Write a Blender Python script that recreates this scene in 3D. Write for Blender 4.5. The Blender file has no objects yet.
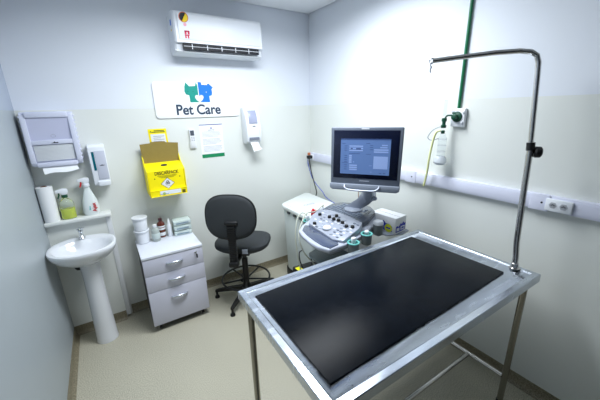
import bpy, bmesh, math, random
from mathutils import Matrix, Vector
random.seed(7)
R = math.radians
scene = bpy.context.scene
COL = scene.collection

# ------------------------------------------------------------------ camera
yaw, pitch, roll = 0.5731, 0.2944, -0.0246
fwd = Vector((math.sin(yaw)*math.cos(pitch), math.cos(yaw)*math.cos(pitch), -math.sin(pitch)))
rt = Vector((math.cos(yaw), -math.sin(yaw), 0)); up = rt.cross(fwd)
r2 = rt*math.cos(roll) + up*math.sin(roll); u2 = up*math.cos(roll) - rt*math.sin(roll)
cd = bpy.data.cameras.new('camera'); cam = bpy.data.objects.new('camera', cd); COL.objects.link(cam)
cd.sensor_width = 36; cd.lens = 18.07; cd.clip_start = 0.02
m = Matrix((r2, u2, -fwd)).transposed().to_4x4(); m.translation = Vector((-1.9987, -2.8496, 1.76))
cam.matrix_world = m
scene.camera = cam

# ------------------------------------------------------------------ world, lights, exposure
w = bpy.data.worlds.new('world'); scene.world = w; w.use_nodes = True
bg = w.node_tree.nodes['Background']; bg.inputs[0].default_value = (0.55, 0.66, 0.85, 1); bg.inputs[1].default_value = 0.05

def area(name, loc, sx, sy, power, col, rot=(0, 0, 0), spread=180):
    l = bpy.data.lights.new(name, 'AREA'); l.shape = 'RECTANGLE'; l.size = sx; l.size_y = sy
    l.energy = power; l.color = col; l.spread = R(spread)
    o = bpy.data.objects.new(name, l); COL.objects.link(o); o.location = loc; o.rotation_euler = rot
    return o
LX, LY, CH = -1.08, -1.22, 2.676
area('ceiling_lamp_light', (LX, LY, CH-0.052), 1.16, 0.56, 50, (0.90, 0.95, 1.0), spread=168)
scene.view_settings.view_transform = 'Standard'
scene.view_settings.look = 'None'
scene.view_settings.exposure = -0.08
scene.view_settings.gamma = 1
scene.view_settings.use_curve_mapping = False

# ------------------------------------------------------------------ materials
def lin(c):
    return tuple(((v/255)/12.92 if v/255 <= .04045 else ((v/255+.055)/1.055)**2.4) for v in c[:3]) + (1,)
MATS = {}
def mat(name, col, rough=0.5, metal=0.0, noise=0.0, nscale=30, bump=0.0, bscale=200, emit=0.0, trans=0.0, ior=1.45, coat=0.0, spec=0.5, stretch=None, rnoise=0.0, alpha=1.0):
    if name in MATS: return MATS[name]
    M = bpy.data.materials.new(name); M.use_nodes = True; nt = M.node_tree
    b = nt.nodes['Principled BSDF']; c = lin(col)
    b.inputs['Base Color'].default_value = c; b.inputs['Roughness'].default_value = rough
    b.inputs['Metallic'].default_value = metal; b.inputs['IOR'].default_value = ior
    b.inputs['Transmission Weight'].default_value = trans; b.inputs['Coat Weight'].default_value = coat
    b.inputs['Specular IOR Level'].default_value = spec; b.inputs['Alpha'].default_value = alpha
    tc = nt.nodes.new('ShaderNodeTexCoord'); mp = nt.nodes.new('ShaderNodeMapping')
    nt.links.new(tc.outputs['Object'], mp.inputs['Vector'])
    if stretch: mp.inputs['Scale'].default_value = stretch
    n = nt.nodes.new('ShaderNodeTexNoise'); n.inputs['Scale'].default_value = nscale; n.inputs['Detail'].default_value = 4
    nt.links.new(mp.outputs[0], n.inputs['Vector'])
    if noise > 0:
        mx = nt.nodes.new('ShaderNodeMix'); mx.data_type = 'RGBA'
        mx.inputs[6].default_value = tuple(v*(1-noise) for v in c[:3])+(1,)
        mx.inputs[7].default_value = tuple(min(1, v*(1+noise)) for v in c[:3])+(1,)
        nt.links.new(n.outputs['Fac'], mx.inputs[0]); nt.links.new(mx.outputs[2], b.inputs['Base Color'])
    if rnoise > 0:
        mr = nt.nodes.new('ShaderNodeMapRange'); mr.inputs[3].default_value = max(0.02, rough-rnoise); mr.inputs[4].default_value = rough+rnoise
        nt.links.new(n.outputs['Fac'], mr.inputs[0]); nt.links.new(mr.outputs[0], b.inputs['Roughness'])
    if bump > 0:
        n2 = nt.nodes.new('ShaderNodeTexNoise'); n2.inputs['Scale'].default_value = bscale; n2.inputs['Detail'].default_value = 3
        nt.links.new(mp.outputs[0], n2.inputs['Vector'])
        bp = nt.nodes.new('ShaderNodeBump'); bp.inputs['Strength'].default_value = bump; bp.inputs['Distance'].default_value = 0.002
        nt.links.new(n2.outputs['Fac'], bp.inputs['Height']); nt.links.new(bp.outputs[0], b.inputs['Normal'])
    if emit > 0:
        b.inputs['Emission Color'].default_value = c; b.inputs['Emission Strength'].default_value = emit
    MATS[name] = M; return M

def wall_mat(name='two_tone_wall', lo1=(222, 226, 221), lo2=(227, 230, 226), hi=(228, 233, 241)):
    M = bpy.data.materials.new(name); M.use_nodes = True; nt = M.node_tree; b = nt.nodes['Principled BSDF']
    g = nt.nodes.new('ShaderNodeNewGeometry'); s = nt.nodes.new('ShaderNodeSeparateXYZ'); nt.links.new(g.outputs['Position'], s.inputs[0])
    gt = nt.nodes.new('ShaderNodeMath'); gt.operation = 'GREATER_THAN'; gt.inputs[1].default_value = 1.7925; nt.links.new(s.outputs['Z'], gt.inputs[0])
    n = nt.nodes.new('ShaderNodeTexNoise'); n.inputs['Scale'].default_value = 1.6; nt.links.new(g.outputs['Position'], n.inputs['Vector'])
    lo = nt.nodes.new('ShaderNodeMix'); lo.data_type = 'RGBA'; lo.inputs[6].default_value = lin(lo1); lo.inputs[7].default_value = lin(lo2)
    nt.links.new(n.outputs['Fac'], lo.inputs[0])
    mx = nt.nodes.new('ShaderNodeMix'); mx.data_type = 'RGBA'; nt.links.new(gt.outputs[0], mx.inputs[0])
    nt.links.new(lo.outputs[2], mx.inputs[6]); mx.inputs[7].default_value = lin(hi)
    nt.links.new(mx.outputs[2], b.inputs['Base Color'])
    ro = nt.nodes.new('ShaderNodeMapRange'); ro.inputs[3].default_value = 0.42; ro.inputs[4].default_value = 0.75
    nt.links.new(gt.outputs[0], ro.inputs[0]); nt.links.new(ro.outputs[0], b.inputs['Roughness'])
    n2 = nt.nodes.new('ShaderNodeTexNoise'); n2.inputs['Scale'].default_value = 90; nt.links.new(g.outputs['Position'], n2.inputs['Vector'])
    bp = nt.nodes.new('ShaderNodeBump'); bp.inputs['Strength'].default_value = 0.08; bp.inputs['Distance'].default_value = 0.002
    nt.links.new(n2.outputs['Fac'], bp.inputs['Height']); nt.links.new(bp.outputs[0], b.inputs['Normal'])
    return M
def floor_mat(name, a, c, d):
    M = bpy.data.materials.new(name); M.use_nodes = True; nt = M.node_tree; b = nt.nodes['Principled BSDF']
    g = nt.nodes.new('ShaderNodeNewGeometry')
    n = nt.nodes.new('ShaderNodeTexNoise'); n.inputs['Scale'].default_value = 170; n.inputs['Detail'].default_value = 3
    nt.links.new(g.outputs['Position'], n.inputs['Vector'])
    cr = nt.nodes.new('ShaderNodeValToRGB'); e = cr.color_ramp.elements
    e[0].position = 0.36; e[0].color = lin(d); e[1].position = 0.66; e[1].color = lin(a)
    k = cr.color_ramp.elements.new(0.5); k.color = lin(c)
    nt.links.new(n.outputs['Fac'], cr.inputs[0])
    n3 = nt.nodes.new('ShaderNodeTexNoise'); n3.inputs['Scale'].default_value = 3; nt.links.new(g.outputs['Position'], n3.inputs['Vector'])
    hs = nt.nodes.new('ShaderNodeHueSaturation'); mr = nt.nodes.new('ShaderNodeMapRange'); mr.inputs[3].default_value = 0.92; mr.inputs[4].default_value = 1.06
    nt.links.new(n3.outputs['Fac'], mr.inputs[0]); nt.links.new(mr.outputs[0], hs.inputs['Value']); nt.links.new(cr.outputs[0], hs.inputs['Color'])
    nt.links.new(hs.outputs[0], b.inputs['Base Color']); b.inputs['Roughness'].default_value = 0.42
    return M
WALL = wall_mat()
WALL_SHADED = wall_mat('two_tone_wall_shaded', (166, 175, 181), (172, 181, 186), (176, 186, 202))  # two-tone paint darkened: the left wall's dimmer light is put into the colour
FLOOR = floor_mat('speckled_vinyl', (212, 208, 190), (190, 186, 168), (150, 145, 126))
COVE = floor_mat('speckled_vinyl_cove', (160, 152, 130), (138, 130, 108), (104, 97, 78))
CEIL = mat('ceiling_paint', (248, 250, 252), 0.9)
WHITE = mat('white_plastic', (232, 236, 242), 0.32, spec=0.5)
WHITE2 = mat('white_matte', (230, 233, 236), 0.6)
LILAC = mat('lilac_white_plastic', (214, 218, 236), 0.35)
GREYW = mat('grey_window_plastic', (196, 199, 222), 0.22)
PAPER = mat('white_paper', (240, 242, 244), 0.85, bump=0.2, bscale=60)
CERAM = mat('white_ceramic', (232, 235, 240), 0.1, coat=0.5)
CHROME = mat('chrome', (225, 228, 232), 0.12, 1.0)
STEEL = mat('brushed_steel', (196, 203, 213), 0.25, 1.0, noise=0.25, nscale=5, rnoise=0.12, bump=0.1, bscale=40, stretch=(1.2, 6, 1))
LEGM = mat('leg_tube', (158, 154, 144), 0.24, 1.0)
TUBE = mat('polished_tube', (206, 204, 202), 0.22, 1.0)
MAT = mat('black_rubber', (7, 12, 20), 0.24, noise=0.5, nscale=14, bump=0.22, bscale=500, rnoise=0.05, spec=0.08)
BLACK = mat('black_plastic', (20, 21, 23), 0.42)
DARK = mat('dark_slot', (12, 14, 24), 0.6)
FABRIC = mat('charcoal_fabric', (50, 54, 57), 0.8, noise=0.15, nscale=200, bump=0.5, bscale=900)
CABW = mat('lilac_laminate', (206, 207, 222), 0.4)
CABT = mat('white_laminate_top', (226, 230, 240), 0.35)
YEL = mat('yellow_card', (250, 232, 8), 0.5)
KRAFT = mat('brown_cardboard', (140, 122, 62), 0.8, noise=0.08)
INK = mat('dark_ink', (38, 42, 50), 0.6)
OLIVE = mat('olive_ink', (96, 88, 16), 0.6)
TEALL = mat('teal_logo', (10, 150, 136), 0.45)
BLUEL = mat('blue_logo', (20, 120, 232), 0.45)
GREENP = mat('green_print', (8, 132, 84), 0.6)
TXT = mat('sign_text', (44, 62, 84), 0.5)
GREYL = mat('grey_print', (150, 155, 170), 0.7)
RED = mat('red_plastic', (205, 26, 40), 0.4)
GREEN = mat('green_paint', (8, 104, 66), 0.4)
GREEND = mat('dark_green_plastic', (12, 72, 52), 0.4)
PIPEW = mat('white_pvc', (216, 219, 222), 0.4)

# ------------------------------------------------------------------ mesh builder
def rrect(w, d, r, n=5, cx=0, cy=0):
    pts = []
    for sx, sy, a0 in ((1, 1, 0), (-1, 1, 90), (-1, -1, 180), (1, -1, 270)):
        for k in range(n+1):
            t = R(a0+90*k/n); pts.append((cx+sx*(w/2-r)+r*math.cos(t), cy+sy*(d/2-r)+r*math.sin(t)))
    return pts
def smooth_path(pts, n=6):
    P = [Vector(p) for p in pts]; out = []
    for i in range(len(P)-1):
        p0 = P[max(i-1, 0)]; p1 = P[i]; p2 = P[i+1]; p3 = P[min(i+2, len(P)-1)]
        for k in range(n):
            t = k/n
            out.append(0.5*((2*p1)+(p2-p0)*t+(2*p0-5*p1+4*p2-p3)*t*t+(3*p1-p0-3*p2+p3)*t**3))
    out.append(P[-1]); return out
BACKW = Matrix(((1, 0, 0, 0), (0, 0, -1, 0), (0, 1, 0, 0), (0, 0, 0, 1)))      # local xy on the back wall, normal -Y
RIGHTW = Matrix(((0, 0, -1, 0), (-1, 0, 0, 0), (0, 1, 0, 0), (0, 0, 0, 1)))    # local xy on the right wall, normal -X
FRAMES = {}
class MB:
    def __init__(s): s.bm = bmesh.new(); s.mats = []
    def _m(s, m):
        if m not in s.mats: s.mats.append(m)
        return s.mats.index(m)
    def _merge(s, b, m, M=None, bevel=0, seg=2):
        if bevel > 0:
            bmesh.ops.bevel(b, geom=[e for e in b.edges if len(e.link_faces) == 2 and e.calc_face_angle(0) > 0.5], offset=bevel, segments=seg, profile=0.5, affect='EDGES', clamp_overlap=True)
        if M is not None: b.transform(M)
        bmesh.ops.recalc_face_normals(b, faces=b.faces)
        i = s._m(m)
        for f in b.faces: f.material_index = i
        me = bpy.data.meshes.new('tmp'); b.to_mesh(me); b.free(); s.bm.from_mesh(me); bpy.data.meshes.remove(me)
        return s
    def box(s, lo, hi, m, bevel=0, M=None, seg=2):
        b = bmesh.new(); bmesh.ops.create_cube(b, size=1)
        lo = Vector(lo); hi = Vector(hi); c = (lo+hi)/2; d = hi-lo
        for v in b.verts: v.co = Vector((v.co.x*d.x, v.co.y*d.y, v.co.z*d.z))+c
        return s._merge(b, m, M, bevel, seg)
    def prism(s, poly, z0, z1, m, bevel=0, M=None, seg=2, top=None):
        b = bmesh.new()
        f0 = [b.verts.new((p[0], p[1], z0)) for p in poly]
        tp = top or poly
        f1 = [b.verts.new((p[0], p[1], z1(p) if callable(z1) else z1)) for p in tp]
        n = len(poly); b.faces.new(f0[::-1]); b.faces.new(f1)
        for i in range(n): b.faces.new((f0[i], f0[(i+1) % n], f1[(i+1) % n], f1[i]))
        bmesh.ops.recalc_face_normals(b, faces=b.faces)
        return s._merge(b, m, M, bevel, seg)
    def rings(s, rings, m, M=None, cap=True):
        b = bmesh.new(); V = [[b.verts.new(p) for p in r] for r in rings]
        n = len(V[0])
        for a, c in zip(V, V[1:]):
            for i in range(n): b.faces.new((a[i], a[(i+1) % n], c[(i+1) % n], c[i]))
        if cap: b.faces.new(V[0][::-1]); b.faces.new(V[-1])
        return s._merge(b, m, M)
    def lathe(s, prof, m, c=(0, 0, 0), seg=24, sx=1, sy=1, M=None, cap=True):
        rs = [[(c[0]+max(r, 1e-4)*sx*math.cos(2*math.pi*k/seg), c[1]+max(r, 1e-4)*sy*math.sin(2*math.pi*k/seg), c[2]+z) for k in range(seg)] for r, z in prof]
        return s.rings(rs, m, M, cap)
    def tube(s, pts, r, m, seg=10, M=None, smooth=0, closed=False):
        P = smooth_path(pts, smooth) if smooth else [Vector(p) for p in pts]
        rs = []; n = len(P); nrm = None
        for i, p in enumerate(P):
            if closed: t = (P[(i+1) % n]-P[(i-1) % n]).normalized()
            else: t = ((P[i+1]-p) if i == 0 else (p-P[i-1]) if i == n-1 else ((P[i+1]-p).normalized()+(p-P[i-1]).normalized())).normalized()
            if nrm is None:
                a = Vector((0, 0, 1)) if abs(t.z) < 0.9 else Vector((1, 0, 0)); nrm = t.cross(a).normalized()
            else: nrm = (nrm - t*nrm.dot(t)).normalized()
            bn = t.cross(nrm); rr = r[i] if isinstance(r, (list, tuple)) else r
            rs.append([p+(nrm*math.cos(2*math.pi*k/seg)+bn*math.sin(2*math.pi*k/seg))*rr for k in range(seg)])
        if closed: rs.append(rs[0]); return s.rings(rs, m, M, False)
        return s.rings(rs, m, M)
    def sphere(s, c, r, m, sc=(1, 1, 1), M=None, seg=16):
        b = bmesh.new(); bmesh.ops.create_uvsphere(b, u_segments=seg, v_segments=seg//2+2, radius=r)
        for v in b.verts: v.co = Vector((v.co.x*sc[0]+c[0], v.co.y*sc[1]+c[1], v.co.z*sc[2]+c[2]))
        return s._merge(b, m, M)
    def text(s, body, size, m, M, ext=0.0006, width=None, align='CENTER', bold=0.0):
        c = bpy.data.curves.new('t', 'FONT'); c.body = body; c.size = size; c.extrude = ext; c.align_x = align; c.align_y = 'CENTER'; c.offset = bold
        o = bpy.data.objects.new('t', c); COL.objects.link(o)
        me = bpy.data.meshes.new_from_object(o.evaluated_get(bpy.context.evaluated_depsgraph_get()))
        bpy.data.objects.remove(o); bpy.data.curves.remove(c)
        b = bmesh.new(); b.from_mesh(me); bpy.data.meshes.remove(me)
        if width:
            xs = [v.co.x for v in b.verts]; k = width/(max(xs)-min(xs)); mid = (max(xs)+min(xs))/2
            for v in b.verts: v.co.x = (v.co.x-mid)*k
        return s._merge(b, m, M)
    def build(s, name, parent=None, world=True, label=None, M=None):
        bm = s.bm
        if M is not None: bm.transform(M)
        if parent is not None and world: bm.transform(FRAMES[parent.name].inverted())
        bmesh.ops.remove_doubles(bm, verts=bm.verts, dist=1e-6)
        for f in bm.faces: f.smooth = True
        for e in bm.edges:
            if len(e.link_faces) == 2: e.smooth = e.calc_face_angle(0) < R(38)
        me = bpy.data.meshes.new(name); bm.to_mesh(me); bm.free()
        for m in s.mats: me.materials.append(m)
        o = bpy.data.objects.new(name, me); COL.objects.link(o)
        if parent is not None: o.parent = parent; FRAMES[o.name] = FRAMES[parent.name]
        else: FRAMES[o.name] = Matrix.Identity(4)
        if label: o['label'] = label
        return o
def thing(name, label, cat, loc=(0, 0, 0), rz=0, group=None):
    o = bpy.data.objects.new(name, None); COL.objects.link(o); o.location = loc; o.rotation_euler = (0, 0, rz); o.empty_display_size = 0.05
    FRAMES[o.name] = Matrix.Translation(loc) @ Matrix.Rotation(rz, 4, 'Z')
    o['label'] = label; o['category'] = cat
    if group: o['group'] = group
    return o
def tag(o, label, cat, group=None):
    # a one-mesh thing: move its origin to the base of its geometry
    vs = o.data.vertices; n = len(vs)
    c = Vector((sum(v.co.x for v in vs)/n, sum(v.co.y for v in vs)/n, min(v.co.z for v in vs)))
    o.data.transform(Matrix.Translation(-c)); o.location = c
    o['label'] = label; o['category'] = cat
    if group: o['group'] = group
    return o
def struct(o): o['kind'] = 'structure'; return o
def superell(a, b, n=36, e=2.0, cx=0, cy=0):
    out = []
    for k in range(n):
        t = 2*math.pi*k/n; c, s_ = math.cos(t), math.sin(t)
        out.append((cx+a*math.copysign(abs(c)**(2/e), c), cy+b*math.copysign(abs(s_)**(2/e), s_)))
    return out

# ================================================================== THE SETTING
Wd = 2.4545; FY = -4.2
struct(MB().box((-Wd-.1, FY, -.1), (.1, .1, 0), FLOOR).build('floor'))
struct(MB().box((-Wd-.1, 0, 0), (.1, .1, CH+.05), WALL).build('wall_back'))
struct(MB().box((0, FY, 0), (.1, 0, CH+.05), WALL).build('wall_right'))
struct(MB().box((-Wd-.1, FY, 0), (-Wd, 0, CH+.05), WALL_SHADED).build('wall_left'))
cb = MB().box((-Wd+.012, FY, CH), (-.012, -.012, CH+.02), CEIL)
cb.box((-Wd, FY, CH+.02), (0, 0, CH+.05), CEIL)
struct(cb.build('ceiling'))
CVH = 0.079
def cove(name, p0, p1, inward):
    # vinyl flooring turned up the wall: concave cove profile swept along a wall
    p0 = Vector(p0); p1 = Vector(p1); n = Vector(inward)
    prof = [(0, 0), (.028, 0), (.028, .001), (.018, .004), (.009, .012), (.005, .022), (.003, .04), (.003, CVH), (0, CVH)]
    rs = []
    for p in (p0, p1): rs.append([tuple(p+n*a+Vector((0, 0, z))) for a, z in prof])
    return struct(MB().rings(rs, COVE).build(name))
cove('baseboard_back', (-2.03, 0, 0), (0, 0, 0), (0, -1, 0))
cove('baseboard_right', (0, FY, 0), (0, -.0031, 0), (-1, 0, 0))
cove('baseboard_left', (-Wd, FY, 0), (-Wd, -.0701, 0), (1, 0, 0))
# boxed pipe panel behind the basin, its ledge and corner strip
struct(MB().box((-Wd, -.068, 0), (-2.075, 0, .975), WALL).build('trim_1'))
struct(MB().box((-Wd, -.118, .972), (-2.03, 0, 1.0), mat('ledge_cream', (226, 229, 226), .3), bevel=.009, seg=3).build('trim_2'))
struct(MB().box((-2.076, -.074, .03), (-2.038, 0, .972), PIPEW, bevel=.005).build('trim_3'))
cove('baseboard_pipe_panel', (-Wd, -.068, 0), (-2.076, -.068, 0), (0, -1, 0))

# ================================================================== AIR CONDITIONER
X0, X1 = -1.385, -.640
t = thing('air_conditioner', 'white wall-mounted split air conditioner with round sticker on its left front', 'air conditioner', ((X0+X1)/2, 0, 2.2))
prof = [(0, 2.2), (0, 2.5), (-.15, 2.5), (-.178, 2.492), (-.192, 2.475), (-.200, 2.42), (-.205, 2.31), (-.205, 2.272), (-.178, 2.268), (-.160, 2.225), (-.175, 2.214), (-.155, 2.199), (-.06, 2.196)]
b = MB(); b.rings([[(x, y*k if y < -.1 else y, 2.35+(z-2.35)*k2) for y, z in prof] for x, k, k2 in ((X0, .93, .95), (X0+.012, 1, 1), (X1-.012, 1, 1), (X1, .93, .95))], WHITE)
b.build('body', t)
MB().box((X0+.03, -.2095, 2.292), (X1-.03, -.204, 2.47), WHITE, bevel=.004, seg=3).build('front_panel', t)
b = MB().box((X0+.055, -.2005, 2.226), (X1-.045, -.174, 2.268), DARK)
b.build('air_outlet', t, label='dark recessed air outlet slot')
MB().rings([[(x, y, z) for y, z in ((-.2005, 2.2445), (-.2045, 2.247), (-.2035, 2.249), (-.1995, 2.2465))] for x in (X0+.06, X1-.05)], WHITE).build('louver', t)
for k in range(5):
    x = X0+.12+k*.12
    MB().box((x, -.2045, 2.228), (x+.005, -.199, 2.266), WHITE).build('vane', t)
Ms = BACKW.copy(); Ms.translation = Vector((X0+.078, -.2100, 2.445))
b = MB().prism([(.036*math.cos(R(a)), .036*math.sin(R(a))) for a in range(0, 360, 15)], 0, .0004, mat('orange_print', (214, 110, 70), .5), M=Ms)
b.prism([(.031*math.cos(R(a)), .031*math.sin(R(a))) for a in range(-120, 61, 15)], 0, .0008, mat('sticker_yellow', (246, 214, 20), .5), M=Ms)
b.prism([(.031*math.cos(R(a)), .031*math.sin(R(a))) for a in range(60, 241, 15)], 0, .0008, INK, M=Ms)
Ms2 = Ms.copy(); Ms2.translation += Vector((.005, 0, -.05)); b.prism([(.012*math.cos(R(a)), .012*math.sin(R(a))) for a in range(0, 360, 20)], 0, .0006, mat('pale_pink', (240, 170, 190), .5), M=Ms2)
b.build('sticker', t, label='round black and yellow sticker'); b = MB()
for dx, dz, ww, hh in ((-.014, -.075, .03, .009), (-.014, -.088, .012, .02), (.006, -.088, .012, .02), (-.014, -.097, .03, .007), (-.012, -.113, .008, .02), (.004, -.113, .008, .02)):
    b.box((X0+.090+dx*1.2, -.2112, 2.435+dz*1.15-.004), (X0+.090+dx*1.2+ww*1.2, -.2096, 2.435+dz*1.15+hh*1.15-.004), mat('sticker_red', (222, 40, 84), .5))
b.build('sticker_print', t, label='red print below the round sticker')
b = MB().box((X0-.0006, -.13, 2.40), (X0+.002, -.10, 2.44), BLUEL); b.build('side_sticker', t, label='small blue label on the left end'); b = MB().box((X0-.0006, -.125, 2.36), (X0+.002, -.105, 2.375), mat('sticker_yellow', (246, 214, 20), .5))
b.build('side_sticker', t, label='small yellow label on the left end')

# ================================================================== PET CARE SIGN
t = thing('clinic_sign', 'white rounded sign reading Pet Care with teal and blue animal heads', 'sign', (-1.2, 0, 1.71))
Mb = BACKW.copy()
MB().prism(rrect(.735, .292, .028, 6, -1.205, 1.853), 0, .012, mat('sign_white', (250, 252, 254), .3), bevel=.002, M=Mb).build('sign_board', t)
Mt = BACKW.copy(); Mt.translation = Vector((-1.212, -.0125, 1.770))
MB().text('Pet Care', .118, TXT, Mt, width=.388, bold=.0030).build('lettering', t)
def lg(pts): return [(-1.2+(x-335)*.001534, 1.918-(y-95)*.00155) for x, y in pts]
heart = [(335, 150), (318, 136), (311, 124), (312, 114), (319, 109), (328, 110), (335, 116), (342, 110), (351, 109), (358, 114), (359, 124), (352, 136)]
b = MB().prism(lg([(331, 148), (331, 60), (324, 40), (318, 61), (286, 63), (266, 42), (258, 66), (256, 92), (262, 106), (280, 111), (282, 148)]), .012, .0135, TEALL, M=Mb)
b.build('cat_emblem', t, label='teal cat head emblem')
b = MB().prism(lg([(336, 148), (334, 40), (352, 41), (356, 54), (384, 55), (394, 45), (420, 68), (411, 77), (413, 98), (408, 112), (394, 114), (396, 148)]), .012, .0135, BLUEL, M=Mb)
b.build('dog_emblem', t, label='blue dog head emblem')
MB().prism(lg(heart), .0135, .0142, WHITE2, M=Mb).build('heart_emblem', t, label='small white heart between the two heads')
for x, y in ((378, 93), (275, 90), (303, 90)):
    b = MB().prism([(-1.2+(x-335)*.001534+.004*math.cos(R(a)), 1.918-(y-95)*.00155+.004*math.sin(R(a))) for a in range(0, 360, 30)], .0135, .0142, WHITE2 if x > 330 else mat('teal_dark', (6, 110, 100), .5), M=Mb)
    b.build('eye', t)

# ================================================================== DISPENSERS
def dispenser_left():
    t = thing('paper_towel_dispenser', 'large white paper towel dispenser on the wall above the basin', 'towel dispenser', (-2.28, 0, 1.41))
    xa, xb = -2.425, -2.135
    # scalloped side shells: profile in (y, z)
    pr = [(0, 1.42), (0, 1.78), (-.075, 1.78), (-.098, 1.765), (-.108, 1.72), (-.118, 1.60), (-.122, 1.50), (-.118, 1.44), (-.10, 1.415), (-.04, 1.405)]
    def side(x0, x1):
        b = MB().prism(pr, min(x0, x1), max(x0, x1), LILAC, M=Matrix(((0, 0, 1, 0), (1, 0, 0, 0), (0, 1, 0, 0), (0, 0, 0, 1))), bevel=.004)
        sx = x0
        for k in range(11):
            z = 1.45+k*.03; b.tube([(sx, -.012, z), (sx, -.10, z)], .0075, LILAC, 8)
        return b.build('side_shell', t)
    side(xa, xa+.03); side(xb, xb-.03)
    pi = [(y*.80 if y < -.01 else 0, z-.004 if z > 1.6 else z+.004) for y, z in pr]
    MB().prism(pi, xa+.03, xb-.03, LILAC, M=Matrix(((0, 0, 1, 0), (1, 0, 0, 0), (0, 1, 0, 0), (0, 0, 0, 1)))).build('housing', t)
    b = MB().box((xa+.028, -.112, 1.742), (xb-.028, -.07, 1.782), LILAC, bevel=.008)
    b.build('cover_frame', t); MB().box((xa+.028, -.121, 1.408), (xb-.028, -.08, 1.44), LILAC, bevel=.008).build('bottom_lip', t)
    b = MB().box((xa+.03, -.1, 1.59), (xb-.03, -.09, 1.742), GREYW)
    b.build('window', t, label='translucent lilac grey window of the dispenser')
    b = MB().box((xa+.03, -.117, 1.562), (xb-.03, -.088, 1.592), LILAC, bevel=.003)
    b.build('cross_band', t)
    b = MB()
    for k in range(12): b.box((xa+.034, -.106-.0002*k, 1.45+k*.009), (xb-.034, -.088, 1.4575+k*.009), mat('folded_towels', (224, 228, 233), .8), bevel=.001)
    b.build('folded_towels', t, label='stack of folded paper towels seen through the lower window')
    Ml = BACKW.copy(); Ml.translation = Vector((-2.27, -.1172, 1.575))
    MB().prism([(-.022, -.006), (-.008, -.002), (0, .006), (.006, 0), (.02, .001), (.022, -.006)], 0, .0008, INK, M=Ml).build('emblem', t, label='small dark emblem'); b = MB()
    b.tube([(-2.27+.014*math.cos(R(a)), -.1004, 1.618+.010*math.sin(R(a))) for a in range(0, 360, 30)], .001, GREYL, 5, closed=True)
    b.build('oval_mark', t, label='faint oval outline above the emblem')
    sh = [(-2.375, -.10, 1.418), (-2.20, -.10, 1.418), (-2.17, -.115, 1.372), (-2.375, -.13, 1.36)]
    b = MB(); rs = []
    for k in range(9):
        u = k/8; x = -2.375+.2*u
        wv = .010*math.sin(u*7)
        rs.append([(x, -.085, 1.42), (x+.004, -.118+wv*.3, 1.39+wv*.4), (x+.010, -.14+wv*.5, 1.362+.014*u+wv*.5), (x+.010, -.1412+wv*.5, 1.3605+.014*u+wv*.5), (x+.004, -.12+wv*.3, 1.388+wv*.4), (x, -.087, 1.419)])
    b.rings(rs, PAPER); b.build('paper_sheet', t, label='loose white towel sheet hanging from the slot')
dispenser_left()

def dispenser_soap():
    t = thing('soap_dispenser', 'narrow white soap dispenser with teal side window, left of the yellow box', 'soap dispenser', (-2.04, 0, 1.22))
    pr = [(0, 1.225), (0, 1.535), (-.07, 1.535), (-.085, 1.52), (-.094, 1.40), (-.098, 1.28), (-.095, 1.235), (-.05, 1.22)]
    K = Matrix(((0, 0, 1, 0), (1, 0, 0, 0), (0, 1, 0, 0), (0, 0, 0, 1)))
    b = MB().prism(pr, -2.095, -1.985, WHITE, M=K, bevel=.006, seg=3)
    for k in range(9): b.tube([(-2.095, -.01, 1.25+k*.03), (-2.095, -.08, 1.25+k*.03)], .005, WHITE, 8)
    b.build('body', t)
    MB().prism([(-.076, 1.49), (-.0905, 1.49), (-.1035, 1.275), (-.088, 1.275)], -2.058, -1.99, mat('pale_grey_cover', (196, 200, 214), .25), M=K, bevel=.003).build('cover', t)
    MB().prism([(-.080, 1.485), (-.0895, 1.485), (-.0985, 1.345), (-.088, 1.345)], -2.076, -2.060, mat('teal_window', (20, 96, 112), .2), M=K).build('level_window', t, label='dark teal level window')
    Ml = BACKW.copy(); Ml.translation = Vector((-2.022, -.0975, 1.383))
    MB().prism([(-.018, -.003), (-.004, 0), (0, .005), (.006, 0), (.018, -.001), (.014, -.005), (-.012, -.005)], 0, .0012, INK, M=Ml).build('emblem', t)
    MB().box((-2.07, -.112, 1.222), (-1.988, -.07, 1.262), WHITE, bevel=.008).build('push_bar', t)
dispenser_soap()

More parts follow.
